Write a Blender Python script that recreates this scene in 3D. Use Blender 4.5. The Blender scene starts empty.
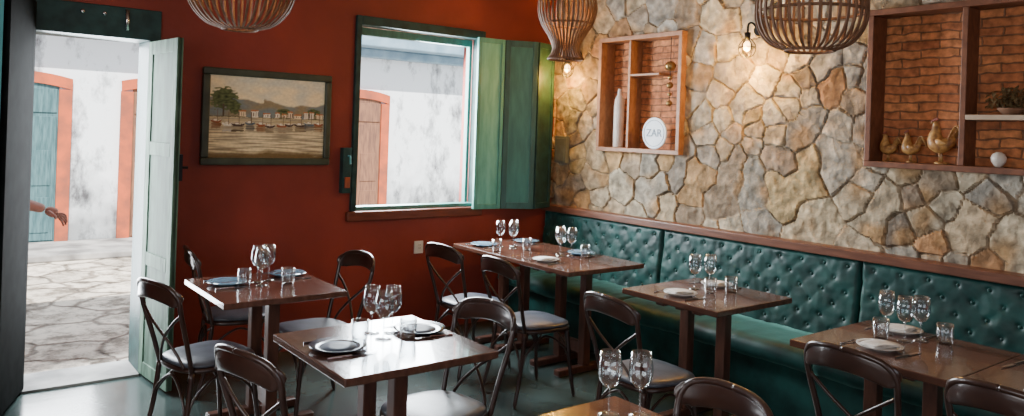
import bpy, math, random
from mathutils import Vector, Matrix, noise
random.seed(7)
SC=bpy.context.scene
COL=SC.collection
pi=math.pi

# ------------------------------------------------------------ materials
def mat(name,c1,c2=None,scale=8,rough=.5,bump=0,stretch=(1,1,1),metal=0,coat=0,sheen=0,detail=6,emis=None,estr=0,bscale=None,spec=.5,rvar=0,lo=.35,hi=.65):
    m=bpy.data.materials.new(name); m.use_nodes=True
    nt=m.node_tree; N=nt.nodes; L=nt.links; b=N['Principled BSDF']
    tc=N.new('ShaderNodeTexCoord'); mp=N.new('ShaderNodeMapping'); mp.inputs['Scale'].default_value=stretch
    L.new(tc.outputs['Object'],mp.inputs['Vector'])
    nz=N.new('ShaderNodeTexNoise'); nz.inputs['Scale'].default_value=scale; nz.inputs['Detail'].default_value=detail
    L.new(mp.outputs[0],nz.inputs['Vector'])
    cr=N.new('ShaderNodeValToRGB'); e=cr.color_ramp.elements
    if c2 is None: c2=tuple(x*.75 for x in c1)
    e[0].position=lo; e[1].position=hi; e[0].color=(*c2,1); e[1].color=(*c1,1)
    L.new(nz.outputs['Fac'],cr.inputs['Fac']); L.new(cr.outputs['Color'],b.inputs['Base Color'])
    b.inputs['Roughness'].default_value=rough; b.inputs['Metallic'].default_value=metal
    b.inputs['Coat Weight'].default_value=coat; b.inputs['Sheen Weight'].default_value=sheen
    b.inputs['Specular IOR Level'].default_value=spec
    if sheen:
        b.inputs['Sheen Roughness'].default_value=.4; b.inputs['Sheen Tint'].default_value=(.30,.72,.62,1)
    if rvar:
        mr=N.new('ShaderNodeMapRange'); mr.inputs['To Min'].default_value=max(0,rough-rvar); mr.inputs['To Max'].default_value=rough+rvar
        L.new(nz.outputs['Fac'],mr.inputs['Value']); L.new(mr.outputs[0],b.inputs['Roughness'])
    if bump:
        n2=N.new('ShaderNodeTexNoise'); n2.inputs['Scale'].default_value=bscale or scale*2; n2.inputs['Detail'].default_value=8
        L.new(mp.outputs[0],n2.inputs['Vector'])
        bp=N.new('ShaderNodeBump'); bp.inputs['Strength'].default_value=bump; bp.inputs['Distance'].default_value=.02
        L.new(n2.outputs['Fac'],bp.inputs['Height']); L.new(bp.outputs[0],b.inputs['Normal'])
    if emis:
        b.inputs['Emission Color'].default_value=(*emis,1); b.inputs['Emission Strength'].default_value=estr
    return m
def attr_mat(name,attr,rough=.8,nscale=30,bump=.4,amt=.35,spec=.3):
    m=bpy.data.materials.new(name); m.use_nodes=True
    nt=m.node_tree; N=nt.nodes; L=nt.links; b=N['Principled BSDF']
    at=N.new('ShaderNodeAttribute'); at.attribute_name=attr
    tc=N.new('ShaderNodeTexCoord'); nz=N.new('ShaderNodeTexNoise'); nz.inputs['Scale'].default_value=nscale; nz.inputs['Detail'].default_value=8
    L.new(tc.outputs['Object'],nz.inputs['Vector'])
    mr=N.new('ShaderNodeMapRange'); mr.inputs['From Min'].default_value=.3; mr.inputs['From Max'].default_value=.7
    mr.inputs['To Min'].default_value=1-amt; mr.inputs['To Max'].default_value=1+amt
    L.new(nz.outputs['Fac'],mr.inputs['Value'])
    vm=N.new('ShaderNodeVectorMath'); vm.operation='SCALE'
    L.new(at.outputs['Color'],vm.inputs[0]); L.new(mr.outputs[0],vm.inputs['Scale']); L.new(vm.outputs[0],b.inputs['Base Color'])
    b.inputs['Roughness'].default_value=rough; b.inputs['Specular IOR Level'].default_value=spec
    if bump:
        bp=N.new('ShaderNodeBump'); bp.inputs['Strength'].default_value=bump; bp.inputs['Distance'].default_value=.02
        L.new(nz.outputs['Fac'],bp.inputs['Height']); L.new(bp.outputs[0],b.inputs['Normal'])
    return m
def brick_mat(name,c1,c2,mortar,bw=.22,bh=.052):
    m=bpy.data.materials.new(name); m.use_nodes=True
    nt=m.node_tree; N=nt.nodes; L=nt.links; b=N['Principled BSDF']
    tc=N.new('ShaderNodeTexCoord'); sp=N.new('ShaderNodeSeparateXYZ'); cb=N.new('ShaderNodeCombineXYZ')
    L.new(tc.outputs['Object'],sp.inputs[0]); L.new(sp.outputs['Y'],cb.inputs['X']); L.new(sp.outputs['Z'],cb.inputs['Y'])
    n0=N.new('ShaderNodeTexNoise'); n0.inputs['Scale'].default_value=9; n0.inputs['Detail'].default_value=5; L.new(cb.outputs[0],n0.inputs['Vector'])
    va=N.new('ShaderNodeVectorMath'); va.operation='MULTIPLY_ADD'; va.inputs[1].default_value=(.04,.04,.0); L.new(n0.outputs['Color'],va.inputs[0]); L.new(cb.outputs[0],va.inputs[2])
    br=N.new('ShaderNodeTexBrick'); br.inputs['Scale'].default_value=1; br.inputs['Brick Width'].default_value=bw; br.inputs['Row Height'].default_value=bh
    br.inputs['Mortar Size'].default_value=.006; br.inputs['Mortar Smooth'].default_value=.6; br.inputs['Color1'].default_value=(*c1,1); br.inputs['Color2'].default_value=(*c2,1); br.inputs['Mortar'].default_value=(*mortar,1)
    L.new(va.outputs[0],br.inputs['Vector'])
    nz=N.new('ShaderNodeTexNoise'); nz.inputs['Scale'].default_value=22; nz.inputs['Detail'].default_value=6; L.new(cb.outputs[0],nz.inputs['Vector'])
    mr=N.new('ShaderNodeMapRange'); mr.inputs['From Min'].default_value=.3; mr.inputs['From Max'].default_value=.7; mr.inputs['To Min'].default_value=.5; mr.inputs['To Max'].default_value=1.3; L.new(nz.outputs['Fac'],mr.inputs['Value'])
    vm=N.new('ShaderNodeVectorMath'); vm.operation='SCALE'; L.new(br.outputs['Color'],vm.inputs[0]); L.new(mr.outputs[0],vm.inputs['Scale']); L.new(vm.outputs[0],b.inputs['Base Color'])
    b.inputs['Roughness'].default_value=.85
    bp=N.new('ShaderNodeBump'); bp.invert=True; bp.inputs['Strength'].default_value=.8; bp.inputs['Distance'].default_value=.01
    L.new(br.outputs['Fac'],bp.inputs['Height']); L.new(bp.outputs[0],b.inputs['Normal'])
    return m
def glass_mat():
    m=bpy.data.materials.new('clear_glass'); m.use_nodes=True
    nt=m.node_tree; N=nt.nodes; L=nt.links; N.remove(N['Principled BSDF']); out=N['Material Output']
    tr=N.new('ShaderNodeBsdfTransparent'); tr.inputs[0].default_value=(.93,.95,.96,1)
    gl=N.new('ShaderNodeBsdfGlossy'); gl.inputs['Roughness'].default_value=.03; gl.inputs['Color'].default_value=(1,1,1,1)
    lw=N.new('ShaderNodeLayerWeight'); lw.inputs['Blend'].default_value=.35
    mr=N.new('ShaderNodeMapRange'); mr.inputs['To Min'].default_value=.06; mr.inputs['To Max'].default_value=.85
    L.new(lw.outputs['Facing'],mr.inputs['Value'])
    mx=N.new('ShaderNodeMixShader'); L.new(mr.outputs[0],mx.inputs[0]); L.new(tr.outputs[0],mx.inputs[1]); L.new(gl.outputs[0],mx.inputs[2]); L.new(mx.outputs[0],out.inputs['Surface'])
    return m

M_red=mat('red_plaster',(.285,.042,.024),(.185,.028,.018),scale=1.3,rough=.55,bump=.15,bscale=18,spec=.35,detail=8)
M_floor=mat('polished_cement',(.065,.095,.088),(.026,.040,.038),scale=1.8,rough=.22,bump=.06,bscale=9,rvar=.12)
M_ceil=mat('ceiling_paint',(.35,.26,.2),(.3,.22,.17),scale=3,rough=.9)
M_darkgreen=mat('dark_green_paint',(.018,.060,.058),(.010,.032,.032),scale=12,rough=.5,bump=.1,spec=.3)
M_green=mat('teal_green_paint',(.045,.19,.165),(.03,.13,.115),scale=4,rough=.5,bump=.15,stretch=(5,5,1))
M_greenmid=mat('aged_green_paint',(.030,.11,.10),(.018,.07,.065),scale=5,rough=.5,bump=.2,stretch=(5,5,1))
M_greenpale=mat('sunlit_green_paint',(.15,.46,.40),(.085,.33,.28),scale=4,rough=.45,bump=.15,stretch=(5,5,1))  # sunlight on the first shutter panel put into its colour
M_mintedge=mat('sunlit_green_edge_paint',(.09,.33,.29),(.055,.23,.20),scale=4,rough=.45,bump=.15,stretch=(5,5,1))  # border of the same panel, also brightened as if sunlit
M_pale=mat('pale_green_paint',(.125,.21,.15),(.045,.09,.06),scale=4,rough=.65,bump=.25,stretch=(5,5,1),detail=9,spec=.2)
M_paledk=mat('grey_green_paint',(.095,.165,.12),(.04,.075,.052),scale=4,rough=.65,stretch=(5,5,1),detail=9,spec=.2)
M_black=mat('leaf_shade_and_eye_black',(.012,.014,.014),(.006,.007,.007),scale=10,rough=.9,spec=.05)  # shade of the backlit door leaf put into its colour; also eye black
M_teal=mat('teal_paint',(.08,.35,.38),scale=6,rough=.6)
M_iron=mat('black_iron',(.02,.02,.02),scale=20,rough=.4,metal=.8)
M_sill=mat('red_brown_wood',(.16,.035,.015),(.10,.022,.01),scale=6,rough=.45,stretch=(1,8,8))
M_trim=mat('bench_ledge_wood',(.18,.070,.04),(.10,.038,.022),scale=5,rough=.4,stretch=(10,1,10))
M_niche=mat('niche_wood',(.20,.075,.036),(.12,.042,.02),scale=6,rough=.5,stretch=(6,3,3))
M_nicheL=mat('light_niche_wood',(.36,.17,.08),(.25,.11,.05),scale=6,rough=.5,stretch=(6,3,3))
M_brick=brick_mat('thin_orange_brick',(.62,.24,.09),(.44,.145,.055),(.26,.12,.06))
M_top=mat('table_wood',(.125,.055,.036),(.080,.034,.023),scale=2.5,rough=.21,bump=.02,stretch=(10,1.2,5),coat=.4,rvar=.05,detail=8)
M_leg=mat('table_leg_wood',(.11,.044,.028),(.06,.024,.016),scale=5,rough=.35,stretch=(6,6,1.5))
M_chair=mat('bentwood_dark',(.048,.021,.014),(.024,.010,.008),scale=8,rough=.28,coat=.3)
M_seat=mat('blue_grey_seat_leather',(.085,.095,.118),(.05,.056,.072),scale=12,rough=.36,bump=.06,bscale=120)
M_velvet=mat('bottle_teal_velvet',(.010,.068,.060),(.003,.024,.022),scale=7,rough=.50,sheen=.5,spec=.35,bump=.10,bscale=20,detail=7,lo=.36,hi=.68,rvar=.12)
M_slat=mat('lamp_wood',(.22,.115,.065),(.12,.06,.033),scale=7,rough=.7,stretch=(5,5,1),spec=.2)
M_bulb=mat('warm_bulb',(1,.7,.35),(1,.7,.35),emis=(1,.6,.25),estr=4)
M_bulb2=mat('warm_bulb_sconce',(1,.7,.35),(1,.7,.35),emis=(1,.6,.22),estr=12)
M_cord=mat('black_cord',(.02,.018,.016),rough=.6)
M_plateB=mat('blue_glaze',(.18,.29,.38),(.10,.19,.27),scale=14,rough=.2,coat=.5)
M_plateD=mat('dark_blue_glaze',(.025,.035,.06),(.015,.02,.035),scale=14,rough=.25,coat=.2)
M_plateW=mat('cream_glaze',(.72,.70,.66),(.6,.58,.55),scale=14,rough=.2,coat=.5)
M_plateC=mat('slate_glaze',(.065,.085,.13),(.04,.055,.09),scale=10,rough=.55,spec=.25)
M_napW=mat('white_linen',(.82,.80,.76),(.7,.68,.64),scale=40,rough=.9,bump=.2)
M_steel=mat('brushed_steel',(.62,.62,.64),(.5,.5,.52),scale=40,rough=.2,metal=1)
M_glass=glass_mat()
M_cream=mat('cream_ceramic',(.75,.70,.62),(.62,.56,.48),scale=8,rough=.4)
M_gold=mat('golden_ceramic',(.55,.30,.09),(.20,.085,.028),scale=30,rough=.45)
M_redcomb=mat('red_comb',(.28,.06,.03),rough=.5)
M_brass=mat('aged_brass',(.45,.32,.14),(.3,.2,.08),rough=.3,metal=.9)
M_plaque=mat('white_enamel',(.68,.74,.80),(.6,.66,.72),scale=5,rough=.4)
M_ink=mat('grey_blue_ink',(.22,.30,.38),rough=.6)
M_white=mat('white_plastic',(.8,.76,.7),rough=.4)
M_socketd=mat('dark_slot',(.05,.05,.05),rough=.5)
M_box=mat('grey_green_metal',(.20,.21,.16),(.13,.13,.09),rough=.5)
M_skin=mat('skin',(.36,.19,.14),(.29,.15,.11),scale=12,rough=.55)
M_shirt=mat('red_shirt',(.30,.05,.04),(.2,.025,.02),scale=30,rough=.9)
M_trous=mat('dark_trousers',(.04,.045,.07),rough=.9)
M_hair=mat('dark_hair',(.03,.02,.015),scale=60,rough=.6)
M_orange=mat('orange_limewash',(.52,.095,.025),(.26,.07,.035),scale=5,rough=.85,bump=.2,detail=9)
M_tealdoor=mat('weathered_teal_door',(.08,.17,.185),(.03,.085,.095),scale=5,rough=.7,stretch=(8,8,1))
M_browndoor=mat('brown_door',(.24,.11,.055),(.12,.055,.035),scale=5,rough=.7,stretch=(8,8,1))
M_eave=mat('blue_grey_eave',(.24,.36,.45),(.15,.25,.33),scale=5,rough=.7)
M_roof=mat('clay_roof',(.45,.28,.2),(.3,.2,.15),scale=9,rough=.9)
M_curb=mat('worn_kerb_stone',(.42,.41,.39),(.16,.155,.15),scale=3,rough=.9,bump=.3)
M_leaf=mat('dried_leaf',(.24,.15,.06),(.10,.07,.03),scale=20,rough=.6)
M_terra=mat('brown_clay',(.26,.13,.07),rough=.8)

# ------------------------------------------------------------ mesh builder
class B:
    def __init__(s): s.v=[];s.f=[];s.m=[]
    def add(s,vs,fs,m=0):
        o=len(s.v); s.v+= [tuple(x) for x in vs]; s.f+=[tuple(i+o for i in f) for f in fs]; s.m+=[m]*len(fs); return s
    def box(s,lo,hi,m=0,X=None):
        x0,y0,z0=lo;x1,y1,z1=hi
        vs=[Vector(p) for p in((x0,y0,z0),(x1,y0,z0),(x1,y1,z0),(x0,y1,z0),(x0,y0,z1),(x1,y0,z1),(x1,y1,z1),(x0,y1,z1))]
        if X is not None: vs=[X@p for p in vs]
        return s.add(vs,[(0,3,2,1),(4,5,6,7),(0,1,5,4),(1,2,6,5),(2,3,7,6),(3,0,4,7)],m)
    def cbox(s,c,d,m=0,X=None):
        return s.box([c[i]-d[i]/2 for i in range(3)],[c[i]+d[i]/2 for i in range(3)],m,X)
    def tube(s,pts,r,n=8,m=0,closed=False,up=None,r2=None):
        pts=[Vector(p) for p in pts];k=len(pts)
        R=r if isinstance(r,(list,tuple)) else [r]*k
        R2=R if r2 is None else (r2 if isinstance(r2,(list,tuple)) else [r2]*k)
        vs=[];prev=None
        for i,p in enumerate(pts):
            if closed: t=(pts[(i+1)%k]-pts[i-1])
            else: t=(pts[min(i+1,k-1)]-pts[max(i-1,0)])
            t.normalize()
            if up is not None: a=Vector(up)
            elif prev is None: a=Vector((0,0,1)) if abs(t.z)<.9 else Vector((1,0,0))
            else: a=prev
            a=(a-t*a.dot(t)).normalized(); prev=a; b=t.cross(a)
            for j in range(n):
                q=2*pi*j/n; vs.append(p+a*math.cos(q)*R[min(i,len(R)-1)]+b*math.sin(q)*R2[min(i,len(R2)-1)])
        fs=[]
        for i in range(k if closed else k-1):
            for j in range(n):
                a0=i*n+j;a1=i*n+(j+1)%n;b0=((i+1)%k)*n+j;b1=((i+1)%k)*n+(j+1)%n
                fs.append((a0,a1,b1,b0))
        if not closed: fs.append(tuple(range(n-1,-1,-1))); fs.append(tuple((k-1)*n+j for j in range(n)))
        return s.add(vs,fs,m)
    def lathe(s,prof,n=24,o=(0,0,0),m=0,sx=1,sy=1):
        vs=[];k=len(prof)
        for (r,z) in prof:
            for j in range(n):
                q=2*pi*j/n; vs.append((o[0]+r*sx*math.cos(q),o[1]+r*sy*math.sin(q),o[2]+z))
        fs=[(i*n+j,i*n+(j+1)%n,(i+1)*n+(j+1)%n,(i+1)*n+j) for i in range(k-1) for j in range(n)]
        fs.append(tuple(range(n-1,-1,-1))); fs.append(tuple((k-1)*n+j for j in range(n)))
        return s.add(vs,fs,m)
    def sph(s,c,r,n=12,m=0,sc=(1,1,1)):
        k=n//2+1
        vs=[];
        for i in range(k):
            th=pi*(.02+.96*i/(k-1))
            for j in range(n):
                q=2*pi*j/n; vs.append((c[0]+r*sc[0]*math.sin(th)*math.cos(q),c[1]+r*sc[1]*math.sin(th)*math.sin(q),c[2]+r*sc[2]*math.cos(th)))
        fs=[(i*n+j,(i+1)*n+j,(i+1)*n+(j+1)%n,i*n+(j+1)%n) for i in range(k-1) for j in range(n)]
        fs.append(tuple(range(n))); fs.append(tuple((k-1)*n+j for j in range(n-1,-1,-1)))
        return s.add(vs,fs,m)
    def obj(s,name,mats,parent=None,smooth=False,bevel=0,loc=None,sub=0):
        me=bpy.data.meshes.new(name); me.from_pydata(s.v,[],s.f)
        if not isinstance(mats,(list,tuple)): mats=[mats]
        for m in mats: me.materials.append(m)
        me.polygons.foreach_set('material_index',s.m)
        if smooth: me.polygons.foreach_set('use_smooth',[True]*len(s.f))
        me.update()
        o=bpy.data.objects.new(name,me); COL.objects.link(o)
        if parent: o.parent=parent
        if loc: o.location=loc
        if bevel:
            b=o.modifiers.new('bevel','BEVEL'); b.width=bevel; b.segments=2; b.limit_method='ANGLE'; b.angle_limit=.7
        return o
def empty(name,loc=(0,0,0),rz=0,label=None,cat=None,kind=None,group=None):
    o=bpy.data.objects.new(name,None); o.empty_display_size=.1; COL.objects.link(o); o.location=loc; o.rotation_euler=(0,0,rz)
    tag(o,label,cat,kind,group); return o
def tag(o,label=None,cat=None,kind=None,group=None):
    if label:o['label']=label
    if cat:o['category']=cat
    if kind:o['kind']=kind
    if group:o['group']=group
    return o
def clone(src,name,loc,rz,label=None,group=None):
    kids=list(src.children)
    o=src.copy(); COL.objects.link(o); o.location=loc; o.rotation_euler=(0,0,rz); o.name=name
    for k in kids:
        c=k.copy(); c.parent=o; COL.objects.link(c)
        for k2 in list(k.children):
            c2=k2.copy(); c2.parent=c; COL.objects.link(c2)
    if label:o['label']=label
    if group:o['group']=group
    return o
def bez(P,n=12):
    out=[];P=[Vector(p) for p in P];k=len(P)
    for i in range(k-1):
        p0=P[max(i-1,0)];p1=P[i];p2=P[i+1];p3=P[min(i+2,k-1)]
        for j in range(n):
            t=j/n; out.append(.5*((2*p1)+(p2-p0)*t+(2*p0-5*p1+4*p2-p3)*t*t+(3*p1-p0-3*p2+p3)*t**3))
    out.append(P[-1]); return out

# ------------------------------------------------------------ room shell
DX0,DX1,DZ=-4.11,-3.475,2.15
WX0,WX1,WZ0,WZ1=-2.03,-.83,.92,2.49
b=B();T=.3;Hc=3.1
b.box((-6.5,0,0),(DX0-.05,T,Hc)); b.box((DX0-.05,0,2.34),(DX1+.07,T,Hc))
b.box((DX1+.07,0,0),(WX0,T,Hc)); b.box((WX0,0,0),(WX1,T,WZ0)); b.box((WX0,0,WZ1),(WX1,T,Hc)); b.box((WX1,0,0),(.35,T,Hc))
tag(b.obj('wall_back',M_red),'burnt red plaster wall with door and window openings','wall','structure')
b=B();b.box((-6.5,-7.6,-.12),(.35,.3,0)); tag(b.obj('floor',M_floor),'polished blue-green cement floor','floor','structure')
b=B();b.box((-6.5,-7.6,Hc),(.35,.3,Hc+.1)); tag(b.obj('ceiling',M_ceil),'plain plaster ceiling','ceiling','structure')
b=B();b.box((-6.6,-7.6,0),(-6.5,.3,.9));b.box((-6.6,-7.6,2.7),(-6.5,.3,Hc));b.box((-6.6,-2.6,.9),(-6.5,.3,2.7));b.box((-6.6,-7.6,.9),(-6.5,-6.2,2.7)); tag(b.obj('wall_left',M_red),'burnt red plaster side wall with a wide opening added for fill light','wall','structure')  # opening added so sky light reaches the stone wall
b=B();b.box((-6.6,-7.7,0),(.35,-7.6,.8));b.box((-6.6,-7.7,2.6),(.35,-7.6,Hc));b.box((-2.2,-7.7,.8),(.35,-7.6,2.6));b.box((-6.6,-7.7,.8),(-5.6,-7.6,2.6)); tag(b.obj('wall_front',M_red),'burnt red plaster front wall with a wide opening sized for fill light','wall','structure')  # unseen wall, its opening sized to hold back sky light from behind

# stone wall
NI=[(-.63,-1.53,1.51,2.46),(-2.97,-4.75,1.51,2.46)]
sites=[];tries=0
rs=random.Random(31)
while tries<14000:
    tries+=1
    y=rs.uniform(-5.9,.3);z=rs.uniform(.6,3.3)
    d=rs.choice([.09,.14,.20,.28,.34])
    if all((y-s[0])**2+((z-s[1])*1.2)**2>((d+s[2])/2)**2 for s in sites): sites.append((y,z,d))
par=list(range(len(sites)))
for i,s in enumerate(sites):
    if rs.random()<.38:
        best=None
        for j,t in enumerate(sites):
            if j!=i:
                d=math.hypot(s[0]-t[0],s[1]-t[1])
                if best is None or d<best[0]:best=(d,j)
        j=best[1]
        if par[j]==j and par[i]==i: par[i]=j
def root(i):
    c=0
    while par[i]!=i and c<3: i=par[i];c+=1
    return i
pal=[(.40,.31,.20),(.35,.275,.175),(.43,.36,.255),(.28,.21,.14),(.38,.24,.115),(.45,.39,.30),(.26,.215,.165),(.32,.29,.235),(.40,.30,.155),(.39,.325,.225),(.35,.305,.235),(.43,.365,.26),(.24,.18,.125),(.35,.19,.09),(.37,.345,.295),(.30,.275,.23),(.44,.36,.235)]
info={}
for i in range(len(sites)):
    info[i]=(rs.choice(pal),rs.uniform(.74,1.08),rs.uniform(-.09,.09),rs.uniform(-.09,.09),rs.uniform(.0,.012))
cell=.38;gr={}
for i,s in enumerate(sites): gr.setdefault((int(math.floor(s[0]/cell)),int(math.floor(s[1]/cell))),[]).append(i)
rt=[root(i) for i in range(len(sites))]
st=.0100
y0,y1,z0,z1=-5.6,.0,.955,3.1
ny=int((y1-y0)/st);nz_=int((z1-z0)/st)
vs=[];cols=[]
for iy in range(ny+1):
    y=y0+(y1-y0)*iy/ny
    for iz in range(nz_+1):
        z=z0+(z1-z0)*iz/nz_
        if any(n[1]+.03<y<n[0]-.03 and n[2]+.03<z<n[3]-.03 for n in NI):
            vs.append((0,y,z));cols.append((.3,.2,.1,1));continue
        w=noise.noise_vector(Vector((y*24,z*24,3)))*.008
        yy=y+w.x;zz=z+w.y
        cy=int(math.floor(yy/cell));cz=int(math.floor(zz/cell))
        cand=[]
        for ay in (-1,0,1):
            for az in (-1,0,1):
                for i in gr.get((cy+ay,cz+az),()):
                    s=sites[i]; cand.append(((yy-s[0])**2+(zz-s[1])**2,i))
        d1,i1=min(cand); r1=rt[i1]; s1=sites[i1]
        e=9
        for d2,i2 in cand:
            if rt[i2]!=r1:
                s2=sites[i2]; q=(d2-d1)/(2*math.hypot(s1[0]-s2[0],s1[1]-s2[1]))
                if q<e:e=q
        sr=sites[r1];I=info[r1]
        jw=.004+.007*noise.noise(Vector((y*7,z*7,9)))
        q=min(1,max(0,(e-jw*.6)/.006))
        nn=noise.noise(Vector((y*6,z*6,7+r1)))
        n3=noise.noise(Vector((y*26,z*26,2)))
        n4=noise.noise(Vector((y*13,z*13,40+r1)))
        ry=yy-sr[0];rz=zz-sr[1]
        fcs=min(.010+I[2]*ry+I[3]*rz,.010-I[3]*1.2*ry+I[2]*rz+.003)
        h=q*(.004+I[4]*.7+max(-.004,fcs)*.8+.005*n4+.004*n3)
        vs.append((-.004-max(0,h),y,z))
        k=I[1]*(1+.42*nn+.34*n4+.24*n3)
        mc=(.26,.195,.125)
        qc=min(1,max(0,(e-jw*.4)/.006))
        c0=I[0]
        ru=min(.75,max(0,noise.noise(Vector((y*5,z*5,20+r1)))-.15)*1.9)
        c0=tuple(c0[j]*(1-ru)+(.37,.21,.08)[j]*ru for j in range(3))
        cols.append(tuple(mc[j]*(1-qc)*(1+.4*nn)+c0[j]*k*qc for j in range(3))+(1,))
fs=[]
for iy in range(ny):
    yc=y0+(y1-y0)*(iy+.5)/ny
    for iz in range(nz_):
        zc=z0+(z1-z0)*(iz+.5)/nz_
        if any(n[1]+.005<yc<n[0]-.005 and n[2]+.005<zc<n[3]-.005 for n in NI): continue
        a=iy*(nz_+1)+iz; fs.append((a,a+1,a+nz_+2,a+nz_+1))
me=bpy.data.meshes.new('wall_right')
def slab(lo,hi):
    global vs,fs
    bb=B();bb.box(lo,hi);o=len(vs);vs+=bb.v;fs+=[tuple(i+o for i in f) for f in bb.f]
    for _ in bb.v: cols.append((.30,.22,.15,1))
slab((.13,-7.6,0),(.35,0,Hc)); slab((0.001,-7.6,0),(.13,0,.96)); slab((0,-7.6,.93),(.13,-5.58,Hc))
me.from_pydata(vs,[],fs); ca=me.color_attributes.new('Col','FLOAT_COLOR','POINT')
ca.data.foreach_set('color',[c for t in cols for c in t]); me.materials.append(attr_mat('rubble_stone','Col',rough=.85,nscale=16,bump=1.0,amt=.42))
me.update(); o=bpy.data.objects.new('wall_right',me); COL.objects.link(o); tag(o,'irregular tan and brown rubble stone wall','wall','structure')

# niches
def niche(idx,n,frm):
    ya,yb,za,zb=n
    e=empty('wall_niche',(0,ya,za),0,['square light wooden niche with thin brick back set in stone','wide dark wooden display niche with thin brick back'][idx],'niche')
    b=B();b.cbox((.10,(yb-ya)/2,(zb-za)/2),(.02,abs(ya-yb)-.0,zb-za)); b.obj('brick_panel',M_brick,e)
    b=B();t=.035;W=yb-ya;Hh=zb-za
    b.box((-.075,W,0),(.09,0,t));b.box((-.075,W,Hh-t),(.09,0,Hh))
    b.box((-.075,-t,t),(.09,0,Hh-t));b.box((-.075,W,t),(.09,W+t,Hh-t)); b.obj('frame',frm,e,bevel=.004)
    return e
n1=niche(0,NI[0],M_nicheL)
b=B();b.box((-.05,-.35,.035),(.09,-.325,.915));b.obj('divider',M_nicheL,n1,bevel=.003)
b=B();b.box((-.05,-.66,.62),(.09,-.35,.64));b.obj('shelf',M_nicheL,n1,bevel=.003)
n2=niche(1,NI[1],M_niche)
b=B();b.box((-.065,-.56,.035),(.09,-.53,.915));b.obj('divider',M_niche,n2,bevel=.003)
b=B();b.box((-.065,-1.74,.29),(.09,-.56,.318));b.obj('shelf',mat('pale_shelf_wood',(.55,.42,.30),rough=.5),n2,bevel=.003)

b=B();b.box((-.125,-5.6,.94),(-.0,-.0,.995)); tag(b.obj('trim_1',M_trim,bevel=.006),'brown wooden ledge above the banquette','trim','structure')

# ------------------------------------------------------------ banquette
bq=empty('banquette',(0,0,0),0,'long dark blue-teal button-tufted velvet banquette along stone wall','bench')
def back(ya,yb,za=.43,zb=.94):
    bb=B();a=.078;c=.080
    st=.008;n=int(abs(yb-ya)/st);k=int((zb-za)/st)
    W=abs(yb-ya)
    na=round(W/a/2)*2;a=W/na
    vs=[]
    for i in range(n+1):
        y=ya+(yb-ya)*i/n;u=(y-yb)/a+1
        for j in range(k+1):
            z=za+(zb-za)*j/k; v=(z-za)/(2*c)+.12
            s=abs(math.sin(pi*(u/2+v)))*abs(math.sin(pi*(u/2-v)))
            h=s**.8
            pa=min(abs(((u/2+v)+.5)%1-.5),1);pb=min(abs(((u/2-v)+.5)%1-.5),1)
            pit=math.exp(-((pa*pa+pb*pb)/.022))
            ed=min(1,min(y-yb,ya-y)/.03+.02,(zb-z)/.03+.02); ed=max(0,ed); ed=math.sqrt(1-(1-ed)**2)
            lean=(zb-z)*.10
            wob=.008*noise.noise(Vector((y*7,z*7,3)))+.0035*noise.noise(Vector((y*22,z*22,5)))
            vs.append((-.065-lean-ed*(.036+.003*h-.012*pit)-wob,y,z))
    fs=[(i*(k+1)+j,i*(k+1)+j+1,(i+1)*(k+1)+j+1,(i+1)*(k+1)+j) for i in range(n) for j in range(k)]
    bb.add(vs,fs)
    for i in range(-2,na+3):
        for j2 in range(0,16):
            if (i+j2)%2: continue
            y=yb+(i-1)*a; z=za+(j2/2-.12)*2*c
            if yb+.035<y<ya-.035 and za+.03<z<zb-.03:
                bb.sph((-.065-(zb-z)*.10-.028,y,z),.0105,8,0,(.8,1,1))
    bb.box((-.065,yb+.004,za),(-.005,ya-.004,zb-.004))
    return bb.obj('backrest',M_velvet,bq,smooth=True)
segs=[(-.02,-1.425),(-1.435,-2.985),(-2.995,-4.545),(-4.555,-5.6)]
for s in segs: back(*s)
for s in segs:
    bb=B();n=90;prof=[(-.60,.33),(-.615,.37),(-.61,.41),(-.58,.44),(-.52,.452),(-.44,.455),(-.35,.455),(-.25,.452),(-.16,.45),(-.14,.43),(-.14,.33)]
    vs=[]
    for i in range(n+1):
        t=i/n;y=s[0]+(s[1]-s[0])*t
        ed=min(t,1-t)*abs(s[1]-s[0])/.03; ed=math.sqrt(max(0,1-(1-min(1,ed))**2))
        for (x,z) in prof:
            cx=-.38;cz=.38
            w=.010*noise.noise(Vector((y*4,x*6,1)))+.006*noise.noise(Vector((y*14,x*14,6)))
            vs.append((cx+(x-cx)*(.97+.03*ed),y,cz+(z-cz)*(.75+.25*ed)+w))
    k=len(prof);fs=[(i*k+j,(i+1)*k+j,(i+1)*k+(j+1)%k,i*k+(j+1)%k) for i in range(n) for j in range(k)]
    fs.append(tuple(range(k)));fs.append(tuple(n*k+j for j in range(k-1,-1,-1)))
    bb.add(vs,fs);bb.obj('seat_cushion',M_velvet,bq,smooth=True)
bb=B();bb.box((-.55,-5.6,.0),(-.005,-.02,.33));bb.obj('base',M_velvet,bq,bevel=.01)

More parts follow.
